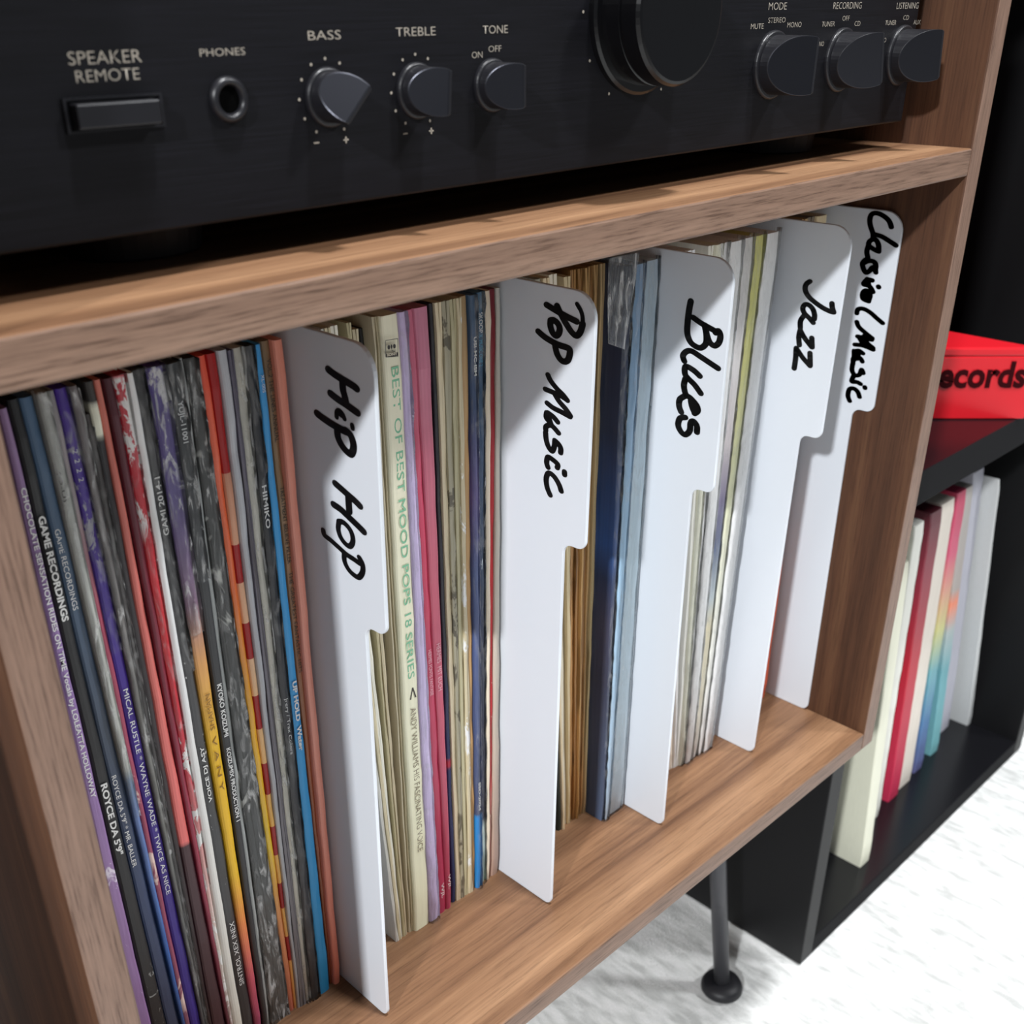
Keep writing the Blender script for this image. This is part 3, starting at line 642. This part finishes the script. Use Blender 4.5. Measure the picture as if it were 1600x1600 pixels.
# ------------------------------------------------------------------ divider plates
def arc(cx, cy, r, a0, a1, n=7):
    return [(cx+r*math.cos(math.radians(a0+(a1-a0)*i/n)), cy+r*math.sin(math.radians(a0+(a1-a0)*i/n))) for i in range(n+1)]
HT, ZN, TAB = .3197, .2104, .0127
def outline(y0):
    y1 = y0+.315; p = []
    p += arc(y0+.0105, HT-.0105, .0105, 90, 180)                   # top front corner
    p += arc(y0+.0045, ZN+.0045, .0045, 180, 270)                  # foot of the tab
    p += arc(y0+TAB-.0050, ZN-.0050, .0050, 90, 0)                 # inner corner of the step
    p += arc(y0+TAB+.0045, .0045, .0045, 180, 270)                 # bottom corner
    p += [(y1-.004, 0), (y1, .004), (y1, HT-.004), (y1-.004, HT)]
    return p
def smooth_line(pts, n=6):
    out = []
    P_ = [pts[0]]+list(pts)+[pts[-1]]
    for i in range(1, len(P_)-2):
        a, b, c, d = P_[i-1], P_[i], P_[i+1], P_[i+2]
        for k_ in range(n):
            t = k_/n
            out.append(tuple(.5*((2*b[q])+(-a[q]+c[q])*t+(2*a[q]-5*b[q]+4*c[q]-d[q])*t*t+(-a[q]+3*b[q]-3*c[q]+d[q])*t**3) for q in (0, 1)))
    out.append(tuple(pts[-1])); return out
# pen strokes of the five words, traced as plane coordinates of the plates: (origin x, origin y, scale, width, strokes)
INK = {
 'Hip Hop': [(480, 560, 8, 76, [[(262, 140), (340, 200), (450, 270), (560, 335), (618, 378)], [(290, 440), (380, 510), (480, 575), (570, 640), (628, 680)], [(440, 290), (448, 400), (470, 480), (485, 560)],
              [(122, 690), (200, 750), (290, 810), (390, 870), (480, 915)], [(480, 905), (540, 960), (575, 1060), (575, 1140), (545, 1195), (490, 1160), (430, 1085), (385, 990), (375, 900)]]),
             (480, 560, 8, 50, [[(368, 735), (370, 670), (400, 655), (440, 695), (465, 755)], [(562, 835), (567, 875)], [(400, 690), (430, 715)]]),
             (480, 740, 8, 74, [[(350, 125), (430, 195), (520, 275), (600, 345), (658, 405)], [(330, 388), (420, 450), (520, 545), (620, 640), (705, 725)], [(515, 300), (520, 400), (525, 470)]]),
             (480, 740, 8, 56, [[(395, 600), (450, 610), (520, 680), (560, 760), (570, 850), (535, 908), (480, 880), (420, 800), (388, 700), (395, 605)],
              [(200, 710), (215, 770), (290, 830), (390, 920), (490, 1010), (580, 1070), (650, 1120)], [(650, 1050), (690, 1130), (692, 1230), (645, 1295), (580, 1265), (510, 1190), (465, 1090), (462, 1000)]])],
 'Pop Music': [(830, 460, 10, 74, [[(240, 165), (340, 225), (450, 290), (580, 360), (710, 425)], [(405, 180), (440, 260), (500, 380), (570, 500), (640, 600), (710, 645), (770, 580), (805, 460)],
                [(300, 410), (350, 405), (410, 450), (445, 530), (430, 610), (385, 645), (335, 600), (300, 500), (300, 420)], [(110, 580), (200, 660), (310, 730), (430, 790), (540, 825)],
                [(540, 825), (600, 860), (600, 950), (570, 1030), (510, 1050), (450, 1010), (400, 920), (375, 810)]]),
               (830, 460, 10, 50, [[(805, 460), (800, 340), (765, 230), (715, 150)], [(715, 150), (760, 230)]]),
               (830, 570, 7.27, 46, [[(190, 115), (220, 180), (290, 270), (360, 340), (410, 405)], [(160, 278), (240, 310), (330, 350), (400, 395)], [(270, 340), (320, 420), (390, 500), (445, 580)], [(180, 435), (250, 490), (340, 535), (440, 590)],
                [(175, 545), (170, 600), (200, 640)], [(190, 545), (250, 590), (300, 650)], [(165, 745), (170, 700), (230, 690), (310, 775)], [(200, 600), (230, 690)],
                [(163, 770), (170, 850), (195, 930), (235, 980), (262, 930), (268, 870)], [(268, 860), (310, 900), (335, 950), (333, 1000)],
                [(190, 1165), (175, 1110), (190, 1050), (240, 1075), (300, 1130), (295, 1170)], [(378, 1215), (378, 1250)],
                [(215, 1480), (180, 1390), (170, 1290), (200, 1230), (260, 1270), (315, 1360), (340, 1435)]])],
 'Blues': [(1040, 460, 6.66, 44, [[(262, 70), (245, 160), (230, 280), (225, 400), (255, 490), (310, 540), (370, 555), (420, 510), (425, 430), (410, 340)], [(285, 240), (370, 300), (450, 345), (540, 395)],
             [(410, 320), (430, 420), (460, 500), (510, 535), (555, 500), (570, 430), (550, 380), (520, 400)],
             [(195, 695), (180, 640), (215, 595), (270, 590), (350, 640), (440, 700), (545, 770)], [(355, 850), (290, 790), (210, 750), (200, 820), (230, 870), (300, 940), (365, 1030)],
             [(205, 880), (190, 950), (210, 1040), (260, 1080), (320, 1150), (335, 1210), (300, 1240)], [(215, 1050), (150, 1090), (140, 1160), (162, 1225)], [(262, 1110), (278, 1180), (305, 1238)], [(285, 1120), (318, 1200)],
             [(205, 1280), (150, 1290), (130, 1360), (160, 1430), (205, 1460), (250, 1420), (260, 1340), (290, 1320), (325, 1370), (325, 1435)]])],
 'Jazz': [(1220, 420, 8.89, 56, [[(405, 175), (350, 220), (340, 300), (390, 390), (480, 470), (580, 540), (680, 590), (735, 605)], [(710, 480), (715, 540), (735, 600)],
            [(470, 650), (450, 570), (400, 510), (340, 495), (305, 550), (330, 620), (390, 680), (450, 750)], [(330, 640), (275, 720), (270, 820)],
            [(270, 850), (330, 960), (430, 1090)], [(430, 960), (435, 1090)], [(270, 850), (250, 950), (258, 1060)], [(215, 1100), (300, 1230), (405, 1350)], [(405, 1170), (408, 1345)], [(212, 1110), (205, 1250), (185, 1385)], [(470, 640), (465, 700)]])],
 'Classical Music': [(1310, 310, 8.89, 56, [[(735, 400), (700, 310), (620, 240), (530, 205), (460, 225), (435, 310), (450, 400), (480, 490), (480, 560)], [(500, 500), (600, 530), (700, 590), (800, 655)],
                       [(560, 740), (555, 640), (510, 570), (440, 590), (420, 650), (480, 700), (545, 735)], [(420, 650), (395, 740), (410, 820)],
                       [(350, 900), (420, 870), (490, 880), (520, 930), (510, 1010)], [(380, 850), (335, 900), (345, 970), (380, 1030), (430, 1010), (470, 960), (505, 970), (520, 1030)],
                       [(470, 1140), (400, 1130), (350, 1190), (430, 1220), (480, 1300)], [(400, 1120), (420, 1190)], [(555, 1225), (560, 1235)],
                       [(420, 1420), (440, 1340), (390, 1280), (340, 1310), (340, 1390), (420, 1430)], [(380, 1290), (370, 1410)]]),
                     (1310, 480, 9.41, 56, [[(270, 90), (290, 30), (370, 25), (470, 80), (560, 160), (650, 235)], [(270, 215), (300, 290), (400, 380), (500, 460)], [(280, 430), (380, 450), (490, 480)], [(240, 550), (340, 560), (430, 590), (510, 625)],
                       [(380, 420), (420, 520), (510, 600)], [(300, 440), (360, 540)], [(240, 650), (300, 640), (360, 680)], [(230, 640), (230, 780)], [(260, 700), (330, 760), (350, 800)], [(300, 660), (280, 760)], [(215, 760), (215, 830)],
                       [(210, 830), (200, 930), (245, 1000), (310, 990), (340, 920), (365, 970)], [(230, 1000), (195, 1090), (270, 1100), (325, 1130)], [(388, 1175), (390, 1190)],
                       [(165, 1380), (140, 1300), (160, 1210), (220, 1195), (280, 1240), (310, 1320)]])],
}
LBL = {'Hip Hop': 'white divider plate with Hip Hop handwritten on its tab', 'Pop Music': 'white divider plate with Pop Music handwritten on its tab', 'Blues': 'white divider plate with Blues handwritten on its tab',
       'Jazz': 'white divider plate with Jazz handwritten on its tab', 'Classical Music': 'white divider plate with Classical Music handwritten, rightmost against the cabinet side'}
for x, l, y0, word in DIV:
    root = thing('record_divider', LBL[word], 'divider', (x, y0+.1, 0), 'handwritten white record dividers')
    bm = bmesh.new(); prism(bm, outline(y0), 'x', 0, THK)
    for v in bm.verts: v.co.x += x + l*v.co.z
    obj('plate', bm, M['div'], root, bevel=.0004)
    n = Vector((1, 0, -l)).normalized(); bm = bmesh.new()
    for k_i, (ox, oy, sc, wpx, strokes) in enumerate(INK[word]):
        for s_ in strokes:
            pts = [(ox+a/sc, oy+b/sc) for a, b in smooth_line(s_)]
            W3 = [atn(n, Vector((x, 0, 0))-n*.00012, a, b) for a, b in pts]
            mid = W3[len(W3)//2]; rad = .5*(wpx/sc)/FPX*(mid-CAM).dot(fw)*{'Classical Music': 1.1, 'Jazz': 1.15}.get(word, 1.36)
            ez = Vector((l, 0, 1)).normalized(); ey = Vector((0, 1, 0))
            for p in W3:
                vs = [bm.verts.new(p+ey*(rad*1.35*math.cos(q*math.pi/5))+ez*(rad*math.sin(q*math.pi/5))) for q in range(10)]; bm.faces.new(vs)
            for p, q in zip(W3, W3[1:]):
                d = q-p
                if d.length < 1e-7: continue
                s2 = d.normalized().cross(n)*rad; s2.y *= 1.35
                bm.faces.new([bm.verts.new(v) for v in (p+s2, q+s2, q-s2, p-s2)])
    obj('handwriting', bm, M['ink'], root, label='black marker handwriting reading '+word)

# ------------------------------------------------------------------ records in the black shelf
ZB = ZF+.018; GB = 'records in the black shelf'
def far(label, bl, br, tl, tr, mat, ydep=None):
    Bp = at(2, ZB, *br); y = Bp.y; L0 = at(1, y, bl, br[1]-1).x; Tr = at(1, y, *tr); Tl = at(1, y, tl, tr[1])
    s = (Tr.x-Bp.x)/(Tr.z-ZB); hz = HREC/math.sqrt(1+s*s); w0 = Bp.x-L0; w1 = Tr.x-Tl.x
    return dict(label=label, y=y, x0=Bp.x, s=s, hz=hz, w=max(.003, (w0+w1)/2), mat=mat)
FAR = [
 far('large ivory record face leaning at the left end of the black shelf', 1352, (1359, 1344), 1414, (1434, 790), cream('far_ivory', (200, 200, 182), streak=.1)),
 far('white record spine second in the black shelf', 1362, (1373, 1275), 1438, (1451, 784), cream('far_white', (204, 204, 196), streak=.15)),
 far('crimson record spine in the black shelf', 1393, (1404, 1241), 1461, (1478, 770), spine('far_red', [(0, (168, 40, 70)), (.5, (160, 24, 42)), (.8, (120, 34, 50)), (1, (70, 22, 32))])),
 far('cream record spine right of the crimson one', 1408, (1423, 1219), 1479, (1496, 764), cream('far_cream', (196, 188, 178))),
 far('record spine fading from pink through yellow to blue', 1430, (1441, 1199), 1504, (1514, 752), spine('far_rainbow', [(0, (84, 84, 124)), (.2, (66, 104, 144)), (.4, (94, 144, 152)), (.55, (176, 174, 118)), (.68, (184, 134, 116)), (.8, (180, 78, 104)), (1, (160, 50, 78))])),
 far('teal and grey record spine in the black shelf', 1455, (1466, 1172), 1515, (1524, 746), spine('far_teal', [(0, (104, 156, 162)), (.35, (94, 144, 152)), (.5, (150, 160, 160)), (.6, (206, 120, 92)), (.65, (150, 142, 138)), (1, (150, 146, 142))])),
 far('light grey record leaning in the black shelf', 1470, (1483, 1135), 1527, (1539, 735), cream('far_grey', (160, 160, 170))),
 far('grey-white record leaning at the right end', 1514, (1530, 1119), 1548, (1563, 752), cream('far_greywhite', (176, 178, 178), streak=.1)),
]
pb, pt_ = BX0+bt, BX0+bt
for f in FAR:                                   # no two sleeves may cross, none may enter the side panels
    b1, t1 = f['x0'], f['x0']+f['s']*HREC
    b0, t0 = b1-f['w'], t1-f['w']
    b0 = max(b0, pb+.0003); t0 = max(t0, pt_+.0003); b1 = min(max(b1, b0+.002), BX1-bt-.0005); t1 = max(t1, t0+.002)
    f['L'] = (b0-(t0-b0)/HREC*ZB, (t0-b0)/HREC); f['R'] = (b1-(t1-b1)/HREC*ZB, (t1-b1)/HREC); pb, pt_ = b1, t1
for i, f in enumerate(FAR):
    root = thing('record', f['label'], 'record', (f['x0'], f['y'], ZB), GB)
    l, r = f['L'], f['R']
    bm = sleeve_bm(l, r, f['y'], f['hz'], z0=ZB+.0002, wear=.0002, d=.30)
    obj('sleeve', bm, f['mat'], root)

# ------------------------------------------------------------------ amplifier
YA = .0285; AZ = .3650; AX0, AX1 = -.4790, -.0216
amp = thing('amplifier', 'black stereo amplifier with round knobs on the walnut shelf', 'amplifier', (-.25, .2, H+T))
obj('faceplate', B(AX0, AX1, YA, YA+.006, AZ, .500), M['face'], amp, loc=(-.25, YA, AZ), bevel=.0008)
obj('case', B(AX0+.008, AX1-.008, YA+.006, YA+.33, AZ+.003, .497), M['case'], amp, loc=(-.25, YA+.006, AZ), bevel=.001)
for fx in (-.4162, -.0680):
    for fy in (.074, .30):
        bm = bmesh.new(); tube(bm, (fx, fy, H+T), (fx, fy, AZ+.0035), .021, .023, 32); obj('foot', bm, M['rubber'], amp, loc=(fx, fy, H+T), bevel=.0008)
def knob(name, cx, cz, r, ang, h0, h1, ridge, lab):
    """flange, and a cap whose face slopes up to a straight ridge just past the middle"""
    bm = bmesh.new(); lathe_y(bm, cx, cz, [(r*1.10, YA), (r*1.10, YA-.0010), (r*1.05, YA-.0016), (r*.9, YA-.0018), (0, YA-.0018)])
    o = obj(name, bm, M['knob'], amp, loc=(cx, YA, cz), label=lab, bevel=.0003)
    R_ = r*.95; fl = ridge+r*.16; ca, sa = math.cos(math.radians(ang)), math.sin(math.radians(ang))
    a0 = math.degrees(math.acos(fl/R_)); a1 = math.degrees(math.acos(ridge/R_))
    angs = [a0, a1]+[a1+(360-2*a1)*i/28 for i in range(1, 28)]+[360-a1, 360-a0]
    hh = lambda x_: h1 if x_ >= ridge-1e-9 else h0+(h1-h0)*(x_+R_)/(ridge+R_)
    base, top = [], []
    for a in angs:
        px_, pz_ = R_*math.cos(math.radians(a)), R_*math.sin(math.radians(a)); q = (px_*ca-pz_*sa, px_*sa+pz_*ca)
        base.append((q, 0)); top.append((q, hh(px_)))
    bm = bmesh.new(); A = [bm.verts.new((cx+q[0], YA-.0018, cz+q[1])) for q, h in base]; C = [bm.verts.new((cx+q[0]*.985, YA-.0018-h, cz+q[1]*.985)) for q, h in top]; n = len(A)
    for i in range(n): bm.faces.new((A[i], A[(i+1) % n], C[(i+1) % n], C[i]))
    f = bm.faces.new(C[1:-1]); f.material_index = 1
    bm.faces.new((C[0], C[1], C[-2], C[-1]))
    obj('knob_cap', bm, [M['knob'], M['knobface']], o, bevel=.0003)
    return o
def dots(cx, cz, R, angs, name='dial_marks', r=.00042, pm=False):
    bm = bmesh.new()
    for a in angs:
        x, z = cx+R*math.cos(math.radians(a)), cz+R*math.sin(math.radians(a))
        bm.faces.new([bm.verts.new((x+r*math.cos(t*math.pi/6), YA-.00015, z+r*math.sin(t*math.pi/6))) for t in range(12)])
    if pm:
        box(bm, cx-.0062, cx-.0044, YA-.0002, YA-.00005, cz-.0119, cz-.0115)
        box(bm, cx+.0046, cx+.0064, YA-.0002, YA-.00005, cz-.0119, cz-.0115); box(bm, cx+.0053, cx+.0057, YA-.0002, YA-.00005, cz-.0126, cz-.0108)
    obj(name, bm, M['legend'], amp)['kind'] = 'stuff'
A12 = [240, 210, 180, 150, 120, 90, 60, 30, 0, 330, 300]
knob('bass_knob', -.3713, .3947, .0073, -46, .0022, .0108, .0018, 'bass knob turned down to the right'); dots(-.3713, .3947, .0101, A12, pm=True)
knob('treble_knob', -.3374, .3947, .0073, -5, .0022, .0108, .0022, None); dots(-.3374, .3947, .0101, A12, pm=True)
knob('tone_knob', -.3050, .3947, .0073, 0, .0022, .0108, .0022, None)
knob('mode_knob', -.1425, .3945, .0118, -1, .0035, .0165, .0032, None)
knob('recording_knob', -.0880, .3945, .0118, 12, .0035, .0165, .0032, None)
knob('listening_knob', -.0335, .3945, .0118, 8, .0035, .0165, .0032, None)
vx, vz = -.2309, .4153; bm = bmesh.new()
lathe_y(bm, vx, vz, [(.0272, YA), (.0272, YA-.0022), (.0262, YA-.0030), (.0240, YA-.0032), (.0240, YA-.0105), (.0232, YA-.0109), (.0232, YA-.0115), (.0240, YA-.0119), (.0240, YA-.0180), (.0232, YA-.0192), (.0222, YA-.0195), (0, YA-.0193)], 72)
obj('volume_knob', bm, M['gloss'], amp, loc=(vx, YA, vz), label='large round volume knob')
dots(vx, vz, .0302, [180, 210, 240, 300, 330, 150, 120], r=.0005)
# speaker push button in its frame, headphone socket
bm = bmesh.new()
for a, b, c, d in ((-.4516, -.4247, .3982, .3988), (-.4516, -.4247, .3908, .3914), (-.4516, -.4508, .3914, .3982), (-.4255, -.4247, .3914, .3982)):
    box(bm, a, b, YA-.0009, YA-.00002, c, d)
fr = obj('push_button_frame', bm, M['knob'], amp, loc=(-.438, YA, .3948))
obj('push_button', B(-.4500, -.4272, YA-.0042, YA-.00002, .3918, .3976), M['knob'], fr, bevel=.0005)
bm = bmesh.new(); lathe_y(bm, -.4046, .3960, [(.0058, YA), (.0058, YA-.0008), (.0050, YA-.0020), (.0042, YA-.0020), (.0036, YA-.0012), (.0034, YA-.0002)], 40)
sk = obj('headphone_socket', bm, M['knob'], amp, loc=(-.4046, YA, .396), smooth=True)
bm = bmesh.new(); lathe_y(bm, -.4046, .3960, [(.0035, YA-.0003), (0, YA-.0003)], 32); obj('socket_hole', bm, plain('socket_black', (3, 3, 3), .9, .05), sk)
def legend(s_, x0, x1, z, h, bold=-.009):
    t = text_bm(s_, w=x1-x0, h=h, bold=bold); place(t, (x0, YA-.00012, z-h/2), (1, 0, 0), (0, 0, 1))
    obj('panel_lettering', t, M['legend'], amp, label='printed word '+s_)
legend('SPEAKER', -.4480, -.4285, .4074, .0029); legend('REMOTE', -.4468, -.4297, .4034, .0027); legend('PHONES', -.4116, -.3977, .4075, .0018)
legend('BASS', -.3766, -.3651, .4107, .0023); legend('TREBLE', -.3446, -.3288, .4109, .0023); legend('TONE', -.3087, -.2975, .4108, .0023)
legend('ON', -.3137, -.3090, .4038, .0018); legend('OFF', -.3063, -.3005, .4053, .0018)
legend('MODE', -.1488, -.1357, .4160, .0026); legend('MUTE', -.1601, -.1511, .4090, .0019); legend('STEREO', -.1482, -.1356, .4110, .0019); legend('MONO', -.1338, -.1231, .4091, .0019)
legend('RECORDING', -.0994, -.0757, .4158, .0026); legend('TUNER', -.1069, -.0965, .4089, .0019); legend('OFF', -.0906, -.0847, .4109, .0019); legend('CD', -.0797, -.0748, .4087, .0019); legend('NO', -.1071, -.1035, .4014, .0018)
legend('LISTENING', -.0439, -.0231, .4153, .0026); legend('TUNER', -.0523, -.0422, .4085, .0019); legend('CD', -.0361, -.0307, .4104, .0019); legend('AUX', -.0255, -.0186, .4083, .0019); legend('NO', -.0536, -.0493, .4015, .0018)
